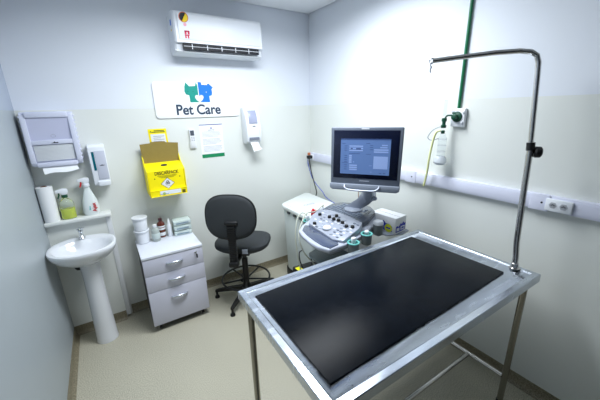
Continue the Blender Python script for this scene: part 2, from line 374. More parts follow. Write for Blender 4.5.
def dispenser_right():
    t = thing('hand_towel_dispenser', 'white wall dispenser with grey window and tissue hanging below, right of the sign', 'towel dispenser', (-.745, 0, 1.44))
    K = Matrix(((0, 0, 1, 0), (1, 0, 0, 0), (0, 1, 0, 0), (0, 0, 0, 1)))
    pr = [(0, 1.44), (0, 1.775), (-.05, 1.775), (-.075, 1.762), (-.10, 1.70), (-.118, 1.60), (-.12, 1.52), (-.11, 1.47), (-.09, 1.445)]
    b = MB().prism(pr, -.815, -.672, WHITE, M=K, bevel=.006, seg=3); b.build('body', t)
    MB().prism([(-.060, 1.752), (-.0805, 1.756), (-.1045, 1.70), (-.1175, 1.635), (-.09, 1.635)], -.785, -.700, mat('window_grey', (160, 166, 190), .25), M=K, bevel=.0005).build('window', t, label='grey translucent window')
    for x in (-.818, -.688):
        MB().prism([(0, 1.45), (0, 1.78), (-.052, 1.78), (-.079, 1.766), (-.106, 1.70), (-.124, 1.60), (-.125, 1.52), (-.11, 1.46)], x, x+.018, WHITE, M=K, bevel=.005).build('side_rail', t)
    Ml = BACKW.copy(); Ml.translation = Vector((-.742, -.121, 1.612))
    MB().prism([(-.018, -.004), (-.004, 0), (0, .004), (.006, 0), (.018, -.001), (.014, -.006), (-.012, -.006)], 0, .0015, INK, M=Ml).build('emblem', t)
    MB().box((-.793, -.124, 1.478), (-.692, -.105, 1.505), mat('dispenser_slot', (120, 126, 140), .5), bevel=.003).build('slot', t, label='grey dispensing slot')
    b = MB(); rs = []
    for k in range(7):
        u = k/6; x = -.785+.085*u; d = .006*math.sin(u*9)
        rs.append([(x, -.10, 1.46), (x+.012, -.118+d, 1.42-.01*u), (x+.022+.01*u, -.128+d, 1.366+.022*u), (x+.022+.01*u, -.1292+d, 1.366+.022*u), (x+.012, -.1195+d, 1.42-.01*u), (x, -.102, 1.459)])
    b.rings(rs, PAPER); b.build('paper_sheet', t, label='white tissue end hanging out')
dispenser_right()

# ================================================================== SMALL WALL ITEMS
t = thing('remote_control', 'slim white remote control in a wall holder between yellow box and notice', 'remote control', (-1.305, 0, 1.44))
MB().box((-1.332, -.022, 1.438), (-1.275, 0, 1.50), WHITE, bevel=.005).build('holder', t)
MB().box((-1.327, -.0275, 1.45), (-1.28, -.006, 1.607), WHITE2, bevel=.005).build('handset', t)
MB().box((-1.321, -.0285, 1.552), (-1.287, -.026, 1.597), mat('lcd_grey', (82, 90, 100), .25)).build('display', t, label='dark grey display')
b = MB()
for k in range(3):
    for j in range(2): b.box((-1.316+.018*j, -.0292, 1.508+k*.013), (-1.306+.018*j, -.027, 1.514+k*.013), GREYL)
b.build('buttons', t)

t = thing('paper_notice', 'printed A4 notice with green footer and blue heading on the back wall', 'notice', (-1.12, 0, 1.337))
Mp = BACKW.copy(); Mp.translation = Vector((-1.122, 0, 1.49))
b = MB().box((-.108, -.152, 0), (.106, .152, .0012), PAPER, M=Mp)
b.build('sheet', t)
MB().box((-.108, -.152, .0012), (.106, -.118, .0016), GREENP, M=Mp).build('footer_band', t, label='green footer band')
b = MB().box((-.108, .145, .0012), (.106, .152, .0016), mat('navy_print', (70, 80, 150), .6), M=Mp); b.build('header_line', t, label='thin blue top line')
b = MB(); random.seed(3)
b.prism([(-.010, .112), (0, .128), (.012, .112)], .0012, .0016, mat('navy_print', (70, 80, 150), .6), M=Mp)
b.box((-.03, .098, .0012), (.03, .102, .0016), INK, M=Mp)
for k in range(17):
    y = .085-k*.0112
    if k in (5, 11): continue
    x1 = random.uniform(.02, .088) if k in (4, 10, 16) else random.uniform(.075, .09)
    b.box((-.088, y, .0012), (x1, y+.0026, .0015), GREYL, M=Mp)
b.build('printed_lines', t, label='grey lines of small print')

# ================================================================== SHARPS BOX
t = thing('sharps_container', 'bright yellow cardboard sharps disposal box with open brown flap, on wall bracket', 'sharps container', (-1.6, 0, 1.09))
xa, xb = -1.738, -1.445
K = Matrix(((0, 0, 1, 0), (1, 0, 0, 0), (0, 1, 0, 0), (0, 0, 0, 1)))
b = MB().prism([(-.02, 1.11), (-.02, 1.355), (-.09, 1.35), (-.195, 1.30), (-.195, 1.11)], xa+.008, xb-.008, YEL, M=K)
b.build('box_body', t)
for x in (xa, xb-.006):
    MB().prism([(-.012, 1.11), (-.012, 1.415), (-.045, 1.42), (-.075, 1.39), (-.10, 1.352), (-.20, 1.30), (-.20, 1.11)], x, x+.006, YEL, M=K).build('side_panel', t)
MB().box((xa+.004, -.0, 1.092), (xb-.004, -.212, 1.143), YEL, bevel=.003).build('bracket_tray', t)
b = MB().box((xa+.075, -.2135, 1.102), (xb-.055, -.2122, 1.136), WHITE2).box((xa+.075, -.2145, 1.108), (xa+.14, -.2134, 1.112), GREYL)
b.box((xb-.045, -.2135, 1.097), (xb-.018, -.2122, 1.125), OLIVE)
b.prism([(xa+.105+.012*math.cos(R(a)), 1.112+.012*math.sin(R(a))) for a in range(0, 360, 30)], .2134, .2142, mat('lime_print', (170, 200, 60), .5), M=BACKW)
b.build('bracket_label', t, label='white label strip on the bracket')
b = MB().prism([(xa+.004, 1.345), (xa-.002, 1.51), (xa+.075, 1.515), (xa+.085, 1.525), (xa+.19, 1.525), (xa+.2, 1.515), (xb+.004, 1.505), (xb-.01, 1.345)], .055, .059, KRAFT, M=BACKW)
b.build('flap', t, label='raised brown inner side of the lid flap')
# hole on the slope
sl = Matrix.Translation(Vector((-1.59, -.125, 1.3343))) @ Matrix.Rotation(R(25.5), 4, 'X')
b = MB().lathe([(.026, -.001), (.026, .0016)], INK, M=sl, sx=1.0, sy=.55, seg=20); b.build('drop_hole', t, label='dark oval drop hole')
Mt = BACKW.copy(); Mt.translation = Vector((-1.588, -.1955, 1.280))
b = MB().text('DESCARPACK', .038, OLIVE, Mt, width=.185, bold=.0012)
for k, (ww) in enumerate((.15, .13, .10)):
    b.box((-1.588-ww/2, -.1962, 1.257-.008*k), (-1.588+ww/2, -.195, 1.2595-.008*k), OLIVE)
b.box((-1.588-.012, -.1962, 1.296), (-1.588+.012, -.195, 1.299), OLIVE)
b.box((-1.69, -.1962, 1.235), (-1.682, -.195, 1.243), OLIVE); b.box((-1.495, -.1962, 1.235), (-1.487, -.195, 1.243), OLIVE)
b.build('lettering', t, label='olive printed lettering')
b = MB(); Mt = BACKW.copy(); Mt.translation = Vector((-1.592, -.195, 1.192))
b.prism([(0, -.048), (.054, 0), (0, .048), (-.054, 0)], 0, .0008, INK, M=Mt); b.prism([(0, -.044), (.0495, 0), (0, .044), (-.0495, 0)], 0, .0014, WHITE2, M=Mt)
for a in (90, 210, 330):
    Mr = Mt @ Matrix.Translation((.009*math.cos(R(a)), .005+.009*math.sin(R(a)), .0016))
    b.tube([Vector((.0075*math.cos(R(q)), .0075*math.sin(R(q)), 0)) for q in range(0, 360, 30)], .0026, INK, 5, M=Mr, closed=True)
b.box((-.022, -.024, .0012), (.022, -.021, .002), GREYL, M=Mt)
b.build('hazard_label', t, label='white diamond label with black biohazard symbol')
t = thing('instruction_card', 'small yellow card with white text panel above the yellow sharps box', 'card', (-1.58, 0, 1.505))
MB().prism([(-1.652, 1.50), (-1.655, 1.625), (-1.512, 1.625), (-1.508, 1.50)], .0, .003, YEL, M=BACKW).build('card', t)
b = MB().prism([(-1.638, 1.505), (-1.64, 1.583), (-1.526, 1.583), (-1.522, 1.505)], .003, .0036, WHITE2, M=BACKW)
for k in range(4): b.box((-1.62, -.0042, 1.52+k*.014), (-1.62+(.085 if k % 2 else .06), -.0035, 1.524+k*.014), GREYL)
b.build('text_panel', t, label='white printed panel')
b = MB(); Mt = BACKW.copy(); Mt.translation = Vector((-1.58, -.003, 1.603)); b.box((-.05, -.007, 0), (.055, -.001, .0008), INK, M=Mt).box((-.03, .004, 0), (.05, .010, .0008), INK, M=Mt)
b.prism([(-.062, -.004), (-.050, -.004), (-.056, .008)], 0, .0008, INK, M=Mt); b.build('heading', t, label='dark printed heading')

# ================================================================== WASHBASIN
t = thing('washbasin', 'white ceramic washbasin on a tall pedestal in the left corner', 'washbasin', (-2.24, -.27, 0))
cx, cy = -2.243, -.292
def ring(s_, z, dy=0, a=.212, bb=.205, e=2.25, cut=True):
    return [(x, max(min(y, -.0715), -9) if cut else y, z) for x, y in superell(a*s_, bb*s_, 44, e, cx, cy+dy)]
b = MB().rings([ring(.34, .69, .03), ring(.42, .70, .03), ring(.62, .725, .02), ring(.83, .765, .01), ring(.95, .80, .004), ring(.99, .825), ring(1, .838), ring(.985, .847), ring(.95, .850),
    ring(.90, .848, -.004, e=2.1), ring(.84, .838, -.014, bb=.18, e=2.1), ring(.78, .815, -.018, bb=.175), ring(.68, .78, -.018, bb=.17), ring(.48, .75, -.016, bb=.16), ring(.2, .738, -.01, bb=.16), ring(.06, .736, -.01, bb=.16)], CERAM)
b.build('basin', t)
MB().lathe([(.018, 0), (.022, .003), (.016, .004), (.003, .003)], CHROME, (cx, cy-.01, .735), 16).build('drain', t, label='chrome drain')
px, py = -2.232, -.262
b = MB().lathe([(.077, 0), (.078, .012), (.074, .03), (.070, .2), (.064, .42), (.062, .58), (.064, .66), (.070, .705)], CERAM, (px, py, 0), 32, 1, .92)
b.build('pedestal', t)
f = MB(); fx, fy = -2.25, -.135
f.lathe([(.024, 0), (.024, .006), (.016, .012), (.014, .05), (.018, .056), (.016, .066), (.010, .07)], CHROME, (fx, fy, .848), 18)
f.tube([(fx, fy-.008, .885), (fx+.004, fy-.05, .895), (fx+.010, fy-.085, .888), (fx+.011, fy-.095, .868)], [.011, .010, .010, .010], CHROME, 12)
fo = f.build('faucet', t, label='chrome pillar tap')
h = MB().lathe([(.012, 0), (.012, .012), (.004, .016)], CHROME, (fx, fy, .918), 12)
for a in (20, 110): h.tube([(fx-.027*math.cos(R(a)), fy-.027*math.sin(R(a)), .924), (fx+.027*math.cos(R(a)), fy+.027*math.sin(R(a)), .924)], .006, CHROME, 8)
h.build('tap_handle', fo)
MB().tube([(-2.30, -.21, .725), (-2.315, -.23, .69), (-2.32, -.23, .665), (-2.305, -.22, .640), (-2.28, -.15, .635), (-2.28, -.07, .640)], .013, BLACK, 10, smooth=5).build('waste_hose', t, label='black flexible waste hose')

# ================================================================== ITEMS ON THE LEDGE
t = thing('paper_towel_roll', 'upright white paper towel roll at the left end of the ledge', 'paper roll', (-2.4, -.06, 1.0))
b = MB().lathe([(.018, .0005), (.048, 0), (.048, .262), (.02, .264), (.018, .25)], PAPER, (-2.402, -.062, 1.0), 28); b.build('roll', t)
MB().lathe([(.0195, -.255), (.0195, .001), (.0165, .001), (.0165, -.255)], mat('brown_core', (128, 92, 66), .8), (-2.402, -.062, 1.264), 20).build('cardboard_core', t, label='brown cardboard core')
def spray(name, label, x, y, z, h, wr, wy, bodym, headm, trig, liquid=None, band=None, text=None, rz=0, shape='cone'):
    t = thing(name, label, 'spray bottle', (x, y, z), rz)
    hb = h*.74
    if shape == 'cone': pr = [(.0, 0), (.9, .001), (1, .02), (1.0, hb*.3), (.88, hb*.5), (.6, hb*.72), (.38, hb*.9), (.3, hb)]
    else: pr = [(0, 0), (.94, .001), (1, .012), (1, hb*.70), (.86, hb*.80), (.5, hb*.90), (.32, hb*.94), (.3, hb)]
    MB().lathe([(r*wr, zz) for r, zz in pr], bodym, (0, 0, 0), 28, 1, wy/wr).build('bottle', t, world=False)
    if liquid:
        MB().lathe([(wr*.9, .004), (wr*.955, .012), (wr*.955, hb*.47), (.001, hb*.47)], liquid, (0, 0, 0), 28, 1, wy/wr).build('liquid', t, world=False, label='yellow green liquid in the lower half')
    b = MB().lathe([(wr*.42, 0), (wr*.42, .018), (wr*.34, .022)], band or headm, (0, 0, hb-.004), 18)
    b.build('collar', t, world=False)
    z0 = hb+.016
    hd = MB().prism([(-.052, z0+.022), (-.048, z0+.040), (.0, z0+.05), (.024, z0+.044), (.026, z0+.022), (.014, z0+.0), (-.014, z0+.0), (-.018, z0+.018)], -.0105, .0105, headm, bevel=.003, M=Matrix(((1, 0, 0, 0), (0, 0, 1, 0), (0, 1, 0, 0), (0, 0, 0, 1))))
    hd.build('spray_head', t, world=False)
    MB().prism([(-.034, z0+.022), (-.026, z0+.022), (-.026, z0+.004), (-.038, z0-.022), (-.045, z0-.020), (-.036, z0+.004)], -.005, .005, trig, M=Matrix(((1, 0, 0, 0), (0, 0, 1, 0), (0, 1, 0, 0), (0, 0, 0, 1)))).build('trigger', t, world=False)
    return t
CLEAR = mat('clear_plastic', (236, 244, 240), .08, trans=.92, ior=1.2)
spray('spray_bottle', 'small clear spray bottle with yellow-green liquid and green collar, next to the roll', -2.298, -.062, 1.0, .228, .046, .034, CLEAR, WHITE, GREEND, mat('yellow_liquid', (228, 238, 60), .2, trans=.0), GREEND, shape='cyl', rz=R(12))
t = spray('spray_bottle', 'white spray bottle with red trigger and red lettering on the ledge', -2.152, -.06, 1.0, .312, .054, .034, mat('milky_plastic', (226, 234, 234), .3), WHITE, RED, rz=R(8))
Mt = BACKW.copy(); Mt = Matrix.Translation((.018, -.0335, .062)) @ BACKW @ Matrix.Rotation(R(90), 4, 'Z')
MB().text('Ajax', .040, RED, Mt, width=.072, bold=.0, ext=.003).build('lettering', t, world=False, label='red vertical lettering')
MB().prism([(-.018, .045), (-.004, .042), (-.006, .075), (-.012, .078)], .031, .0335, mat('pale_teal_print', (120, 190, 190), .5), M=BACKW).build('print_mark', t, world=False)

# ================================================================== DRAWER CABINET
x0, x1, yf, yb, zt = -1.902, -1.438, -.440, -.032, .690
t = thing('drawer_cabinet', 'white three-drawer pedestal cabinet on castors by the back wall', 'cabinet', ((x0+x1)/2, (yf+yb)/2, 0))
b = MB().box((x0+.004, yf+.02, .062), (x0+.02, yb, zt-.022), mat('dark_edge', (34, 30, 40), .5)); b.box((x1-.02, yf+.02, .062), (x1-.004, yb, zt-.022), mat('dark_edge', (34, 30, 40), .5))
b.box((x0+.02, yf+.02, .062), (x1-.02, yb, .078), mat('dark_edge', (34, 30, 40), .5)); b.box((x0+.02, yb-.01, .078), (x1-.02, yb, zt-.022), CABW)
b.build('carcass', t, label='dark-edged cabinet carcass')
MB().box((x0, yf-.004, zt-.022), (x1, yb, zt), CABT, bevel=.003).build('top', t)
dz = [(.522, .664), (.378, .518), (.066, .374)]
for k, (a, c) in enumerate(dz):
    d = MB().box((x0+.003, yf, a), (x1-.003, yf+.019, c), CABW, bevel=.0015).build('drawer', t)
    hz = {0: .600, 1: .452, 2: .292}[k]; hx = -1.671
    hb = MB().tube([(hx-.062, yf+.002, hz-.001), (hx-.058, yf-.010, hz), (hx-.04, yf-.020, hz+.001), (hx, yf-.026, hz+.002), (hx+.04, yf-.020, hz+.001), (hx+.058, yf-.010, hz), (hx+.062, yf+.002, hz-.001)], [.006, .008, .011, .0125, .011, .008, .006], mat('satin_silver', (205, 210, 218), .25, .8), 12)
    hb.build('handle', d, label='curved silver handle')
    if k == 0:
        l = MB().tube([(-1.499, yf+.002, .632), (-1.499, yf-.006, .632)], .010, CHROME, 14)
        l.build('lock', d, label='chrome lock')
        MB().box((-1.503, yf-.022, .618), (-1.495, yf-.006, .632), CHROME, bevel=.001).box((-1.501, yf-.030, .588), (-1.489, yf-.018, .620), BLACK, bevel=.003).build('key', d, label='black-headed key in the lock')
for cxx in (x0+.055, x1-.055):
    for cyy in (yf+.055, yb-.055):
        c = MB().tube([(cxx-.010, cyy, .022), (cxx+.010, cyy, .022)], .022, BLACK, 16)
        c.box((cxx-.014, cyy-.012, .03), (cxx+.014, cyy+.014, .0625), BLACK, bevel=.003); c.build('castor', t, label='black castor')

# ---- items on the cabinet
def tub(z, label):
    t = thing('plastic_tub', label, 'tub', (-1.842, -.105, z), 0, 'stacked white tubs')
    MB().lathe([(0, 0), (.044, 0), (.050, .004), (.055, .094), (.054, .098)], WHITE, (0, 0, 0), 30).build('tub', t, world=False)
    MB().lathe([(.001, .0975), (.059, .0975), (.0605, .100), (.0605, .113), (.058, .116), (.050, .1145), (.001, .1145)], WHITE, (0, 0, 0), 30).build('lid', t, world=False)
tub(.69, 'lower of two stacked white lidded tubs on the cabinet'); tub(.8056, 'upper of two stacked white lidded tubs on the cabinet')
t = thing('clear_bottle', 'translucent bottle between the stacked tubs and the brown bottle', 'bottle', (-1.742, -.14, .69))
MB().lathe([(0, 0), (.030, 0), (.032, .004), (.032, .095), (.028, .11), (.015, .122), (.013, .128)], mat('frosted_plastic', (206, 216, 212), .25, trans=.35), (-1.742, -.14, .69), 24).build('bottle', t)
MB().lathe([(.0165, 0), (.0165, .02), (.014, .022)], WHITE2, (-1.742, -.14, .817), 18).build('cap', t)
MB().lathe([(.0323, .0), (.0329, .001), (.0329, .05), (.0323, .051)], mat('pale_label', (196, 208, 206), .6), (-1.742, -.14, .715), 24, cap=False).build('bottle_label', t)
t = thing('amber_bottle', 'brown glass bottle with white label bands on the cabinet', 'bottle', (-1.683, -.068, .69))
MB().lathe([(0, 0), (.031, 0), (.033, .004), (.033, .118), (.030, .130), (.014, .146), (.012, .152)], mat('amber_glass', (92, 34, 16), .08, coat=.5), (-1.683, -.068, .69), 24).build('bottle', t)
MB().lathe([(.0155, 0), (.0155, .022), (.013, .024)], mat('maroon_cap', (70, 28, 40), .4), (-1.683, -.068, .840), 18).build('cap', t)
for z, hh in ((.708, .028), (.762, .016), (.785, .012)):
    MB().lathe([(.0332, 0), (.0337, .001), (.0337, hh), (.0332, hh+.001)], WHITE2, (-1.683, -.068, z), 24, cap=False).build('bottle_label', t)
t = thing('slim_bottle', 'slim white bottle with pointed cap right of the brown bottle', 'bottle', (-1.622, -.10, .69))
MB().lathe([(0, 0), (.018, 0), (.0195, .004), (.0195, .10), (.012, .115)], WHITE, (-1.622, -.10, .69), 20).build('bottle', t)
MB().lathe([(.012, 0), (.011, .02), (.004, .05), (.003, .052)], WHITE2, (-1.622, -.10, .804), 16).build('nozzle', t)
random.seed(5)
for k in range(3):
    t = thing('gauze_pack', ['lowest', 'middle', 'topmost'][k]+' of three stacked clear-wrapped gauze packs on the cabinet', 'pack', (-1.515, -.10, .69+k*.049), R(-3+k*1.5), 'stacked gauze packs')
    b = MB().box((-.073, -.05, 0), (.073, .05, .040), mat('gauze_white', (222, 230, 230), .8, bump=.6, bscale=120), bevel=.008)
    b.build('gauze', t, world=False)
    b = MB().prism(rrect(.152, .106, .012), .003, .0465, mat('pack_wrap', (220, 236, 230), .12, trans=.8, ior=1.1, alpha=.45), bevel=.006); b.build('wrapper', t, world=False)
    b = MB().box((-.055, -.0538, .013), (.05, -.0528, .024), mat('slate_label', (130, 150, 165), .6)); b.build('pack_label', t, world=False)

# ================================================================== OFFICE CHAIR
t = thing('office_chair', 'charcoal armless swivel stool-height chair with round foot ring', 'chair', (-1.055, -.395, 0), R(-38))
b = MB().lathe([(.045, .075), (.05, .08), (.05, .13), (.034, .145), (.030, .16)], BLACK, (0, 0, 0), 20); b.build('hub', t, world=False)
for k in range(5):
    a = R(186+72*k)
    c, s_ = math.cos(a), math.sin(a)
    Mx = Matrix.Rotation(a, 4, 'Z')
    lg_ = MB().rings([[(x, y*wd, z) for y, z in ((-1, zc-hh), (1, zc-hh), (.8, zc+hh), (-.8, zc+hh))] for x, wd, zc, hh in ((.03, .024, .108, .022), (.16, .019, .098, .018), (.285, .015, .080, .013), (.31, .012, .074, .010))], BLACK, M=Mx)
    lo = lg_.build('leg', t, world=False)
    MB().lathe([(.0, 0), (.022, 0), (.024, .006), (.018, .022), (.011, .03), (.010, .07)], BLACK, (.298*c, .298*s_, 0), 14).build('glide', lo, world=False)
MB().lathe([(.028, .14), (.028, .42), (.020, .421), (.020, .52)], BLACK, (0, 0, 0), 20).build('column', t, world=False)
b = MB().tube([(.225*math.cos(R(a)), .225*math.sin(R(a)), .215) for a in range(0, 360, 8)], .009, BLACK, 10, closed=True)
ro = b.build('foot_ring', t, world=False)
for k in range(5):
    a = R(213+72*k); MB().tube([(.026*math.cos(a), .026*math.sin(a), .20), (.225*math.cos(a), .225*math.sin(a), .213)], .008, BLACK, 8).build('spoke', ro, world=False)
def pad(w, d, t_, e, zoff=0, dome=0.0):
    rs = []
    for s_, z in ((.80, 0), (.93, .004), (.985, .016), (1, .030), (.99, t_-.016), (.95, t_-.006), (.85, t_), (.6, t_+.004), (.3, t_+.006), (.05, t_+.006)):
        rs.append([(x, y, z+zoff+dome*((x/(w/2))**2)) for x, y in superell(w/2*s_, d/2*s_, 48, e)])
    return rs
b = MB().rings([[(x, y+.01, z-.012*max(0, y/.2)**2) for x, y, z in r] for r in pad(.50, .45, .066, 2.8, .562)], FABRIC); b.build('seat', t, world=False)
b = MB().rings([[(x, y-.01, z) for x, y, z in r] for r in ([(p[0]*s_, p[1]*s_, z) for p in superell(.215, .195, 40, 2.8)] for s_, z in ((.5, .540), (.85, .546), (.97, .561), (.97, .570)))], BLACK); b.build('seat_shell', t, world=False)
MB().box((-.085, -.13, .505), (.085, .09, .544), BLACK, bevel=.010).build('mechanism', t, world=False)
MB().box((.05, -.200, .575), (.095, -.2175, .612), mat('silver_tag', (200, 206, 220), .35), bevel=.002).build('tag', t, world=False, label='small silver tag on the seat edge')
# backrest: plate whose thickness lies along y, slightly curved
Mback = Matrix.Translation((-.012, -.240, .925)) @ Matrix.Rotation(R(-4), 4, 'X') @ Matrix(((1, 0, 0, 0), (0, 0, -1, 0), (0, 1, 0, 0), (0, 0, 0, 1)))
b = MB().rings([[(x, y, z-.5*x*x) for x, y, z in r] for r in pad(.425, .375, .05, 2.6)], FABRIC, M=Mback); b.build('backrest', t, world=False)
b = MB().rings([[(x*1.012, y*1.012, z-.5*x*x) for x, y, z in r] for r in ([(px_, py_, z) for px_, py_ in superell(.2125*s_, .1875*s_, 48, 2.6)] for s_, z in ((1.0, .022), (1.012, .026), (1.012, .034), (1.0, .038)))], BLACK, M=Mback); b.build('edge_trim', t, world=False)
b = MB().box((-.058, -.312, .862), (.058, -.280, .905), BLACK, bevel=.016, seg=4)
b.build('bracket_cover', t, world=False)
b = MB()
for k in range(17):
    z = .55+k*.0185; y = -.312 if k > 4 else -.300+.004*k
    yy = -.312
    b.box((-.034, yy-.006, z), (.034, yy+.026, z+.0125), BLACK, bevel=.004)
b.box((-.026, -.312, .55), (.026, -.290, .862), BLACK); b.build('bellows_sleeve', t, world=False, label='ribbed black sleeve behind the backrest')
b = MB().tube([(0, -.10, .505), (0, -.24, .503), (0, -.29, .512), (0, -.302, .54), (0, -.302, .57)], .020, BLACK, 10); b.box((-.04, -.335, .50), (.04, -.27, .548), BLACK, bevel=.012); b.build('back_bar', t, world=False)

# ================================================================== WHITE BIN
bx, by, ba = -.345, -.457, R(6)
t = thing('waste_bin', 'large white lidded waste container in the corner behind the ultrasound machine', 'bin', (bx, by, 0), ba)
LIDW = mat('bin_lid', (228, 234, 232), .35); BODW = mat('bin_body', (206, 216, 216), .4)
def plan(k, rr=.085, n=6):
    q = [(-.582, -.270), (-.095, -.045), (-.120, -.665), (-.575, -.850)]
    mx = sum(p[0] for p in q)/4; my = sum(p[1] for p in q)/4
    q = [Vector((mx+(x-mx)*k, my+(y-my)*k)) for x, y in q]; out = []
    for i in range(4):
        a, c, d = q[i-1], q[i], q[(i+1) % 4]
        p0 = c+(a-c).normalized()*rr; p1 = c+(d-c).normalized()*rr
        for j in range(n+1):
            u = j/n; out.append(tuple(p0*(1-u)**2+c*2*u*(1-u)+p1*u*u))
    return out
MB().prism(plan(.84, .06), .12, .795, BODW, top=plan(.93, .07), bevel=.006).build('body', t)
lid = MB().prism(plan(1.0), .79, .832, LIDW, bevel=.011, seg=3)
lid.prism(plan(.84, .07), .832, .838, LIDW, bevel=.004)
lo = lid.build('lid', t)
Mt = Matrix.Translation((-.01, -.02, .8382)) @ Matrix.Rotation(R(-4), 4, 'Z')
b = MB()
for k, ww in enumerate((.11, .15, .13)):
    for j in range(4): b.box((-ww/2+j*ww/4, -.018+k*.015, 0), (-ww/2+(j+.75)*ww/4, -.010+k*.015, .0004), mat('lilac_print', (176, 176, 222), .6), M=Mt)
b.build('lid_print', lo, world=False, label='faint lilac print on the lid')
for k in range(4):
    MB().box((-.560+k*.075, -.795+k*.028, .766), (-.525+k*.075, -.765+k*.028, .788), mat('dark_grey_clip', (70, 76, 84), .5), bevel=.003).build('clip', t, label='dark clip under the lid rim')
for k in range(3):
    MB().box((-.578, -.44-k*.11, .766), (-.558, -.40-k*.11, .788), mat('dark_grey_clip', (70, 76, 84), .5), bevel=.003).build('clip', t, label='dark clip under the lid rim')
b = MB().prism(rrect(.37, .41, .05), .03, .125, BLACK, bevel=.01)
for sx in (-1, 1):
    for sy in (-1, 1): b.tube([(sx*.15-.01, sy*.17, .022), (sx*.15+.01, sy*.17, .022)], .022, BLACK, 14)
b.build('wheeled_base', t, world=False, label='black wheeled base')

# ================================================================== ULTRASOUND MACHINE
TH = R(15); OX, OY = -.56, -1.2
t = thing('ultrasound_machine', 'grey ultrasound machine with monitor, control console and cup holders', 'ultrasound machine', (OX, OY, 0), TH)
LG = mat('console_light_grey', (176, 182, 196), .35); DG = mat('console_slate', (92, 102, 118), .3, coat=.3); MG = mat('console_mid_grey', (140, 148, 162), .35)
SILV = mat('console_silver', (166, 172, 186), .3, .3); BEZ = mat('monitor_bezel', (98, 106, 120), .4); TEAL = mat('teal_cup', (110, 190, 184), .4); CUPG = mat('cup_grey', (110, 120, 124), .45)
Rz = Matrix.Translation((OX, OY, 0)) @ Matrix.Rotation(TH, 4, 'Z'); RzI = Rz.inverted()
def L(x, y, z=0): return RzI @ Vector((x, y, z))
b = MB().prism(rrect(.62, .44, .06, 5, .06, 0), .07, .15, BLACK, bevel=.015); b.build('base', t, world=False, label='black wheeled base')
for sx, sy in ((-1, -1), (-1, 1), (1, -1), (1, 1)):
    xx, yy = .06+sx*.26, sy*.18
    MB().tube([(xx-.0, yy-.016, .045), (xx, yy+.016, .045)], .045, BLACK, 18).box((xx-.02, yy-.022, .04), (xx+.02, yy+.022, .095), BLACK, bevel=.005).build('castor', t, world=False)
pdl = L(-.775, -.885, .08)
MB().prism([(-.815, -1.40), (-.825, -1.10), (-.815, -.865), (-.64, -.875), (-.58, -.92), (-.25, -.93), (-.20, -1.40)], .151, .465, BLACK, bevel=.012).build('lower_housing', t, label='black lower housing')
MB().box((-.812, -.985, .4655), (-.765, -.905, .4675), mat('yellow_label', (232, 232, 20), .5)).build('warning_label', t, label='yellow label on the black housing')
MB().prism(rrect(.34, .32, .05, 5, .10, 0), .465, .62, mat('machine_body', (96, 104, 112), .45), bevel=.012).build('cabinet_body', t, world=False)
MB().prism(rrect(.24, .26, .04, 5, .10, 0), .62, .87, WHITE2, bevel=.01).build('column', t, world=False)
MB().prism([(-.835, -1.16), (-.815, -1.12), (-.60, -1.05), (-.55, -1.35), (-.80, -1.44), (-.845, -1.30)], .68, .70, mat('tray_grey', (120, 132, 134), .4), bevel=.006).build('lower_tray', t)
# console plan (world coordinates)
cp = [(-.918, -1.145), (-.945, -1.24), (-.962, -1.35), (-.962, -1.43), (-.930, -1.515), (-.80, -1.515), (-.62, -1.475), (-.42, -1.40), (-.28, -1.30), (-.185, -1.18), (-.215, -1.0), (-.29, -.90), (-.39, -.875), (-.50, -.915), (-.68, -.975), (-.84, -1.07)]
b = MB().prism(cp, .875, .905, LG, bevel=.011, seg=3); b.prism([(x*.9-.058, y*.9-.12) for x, y in cp], .845, .876, MG, bevel=.006); b.build('console', t)
b = MB().prism([(-.895, -1.16), (-.918, -1.25), (-.932, -1.36), (-.934, -1.45), (-.918, -1.508), (-.84, -1.497), (-.800, -1.43), (-.79, -1.33), (-.78, -1.22), (-.79, -1.13), (-.83, -1.095)], .905, .911, mat('palm_slate', (66, 76, 100), .15, coat=.6), bevel=.002); b.build('palm_rest', t, label='glossy slate palm rest strip')
def slope(p): return .918+.045*((p[0]+.85)/.30)
pan = [(-.800, -1.105), (-.812, -1.20), (-.822, -1.31), (-.835, -1.43), (-.800, -1.50), (-.62, -1.455), (-.548, -1.41), (-.535, -1.25), (-.55, -1.05), (-.60, -.965), (-.72, -1.02)]
b = MB().prism(pan, .905, slope, SILV, bevel=.003)
po = b.build('control_panel', t, label='light silver control panel')
def nrmz(x): return .918+.045*((x+.85)/.30)
MB().lathe([(.036, 0), (.036, .004), (.030, .005)], MG, (-.765, -1.285, nrmz(-.765)), 24).sphere((-.765, -1.285, nrmz(-.765)+.004), .031, WHITE, (1, 1, .6)).build('trackball', po, label='white trackball')
for x, y in ((-.665, -1.065), (-.785, -1.16), (-.645, -1.16), (-.648, -1.215), (-.64, -1.26), (-.645, -1.31), (-.665, -1.375), (-.645, -1.415), (-.60, -1.19)):
    z = nrmz(x)-.001; MB().lathe([(.013, 0), (.0145, .002), (.013, .017), (.010, .019)], BLACK, (x, y, z), 14).build('knob', po, label='black rotary knob')
b = MB(); random.seed(11)
for i in range(7):
    for j in range(13):
        x = -.80+i*.034+random.uniform(-.003, .003); y = -1.47+j*.033+i*.004
        if (x+.765)**2+(y+1.285)**2 < .0022 or y > -1.0-(abs(x+.62))*.8 or y < -1.46+max(0, (x+.62)*.6): continue
        if random.random() < .35: continue
        MB().box((x-.007, y-.010, nrmz(x)-.002), (x+.007, y+.010, nrmz(x)+.0035), random.choice([LG, WHITE, WHITE, DG, MG]), bevel=.001).build('button', po)
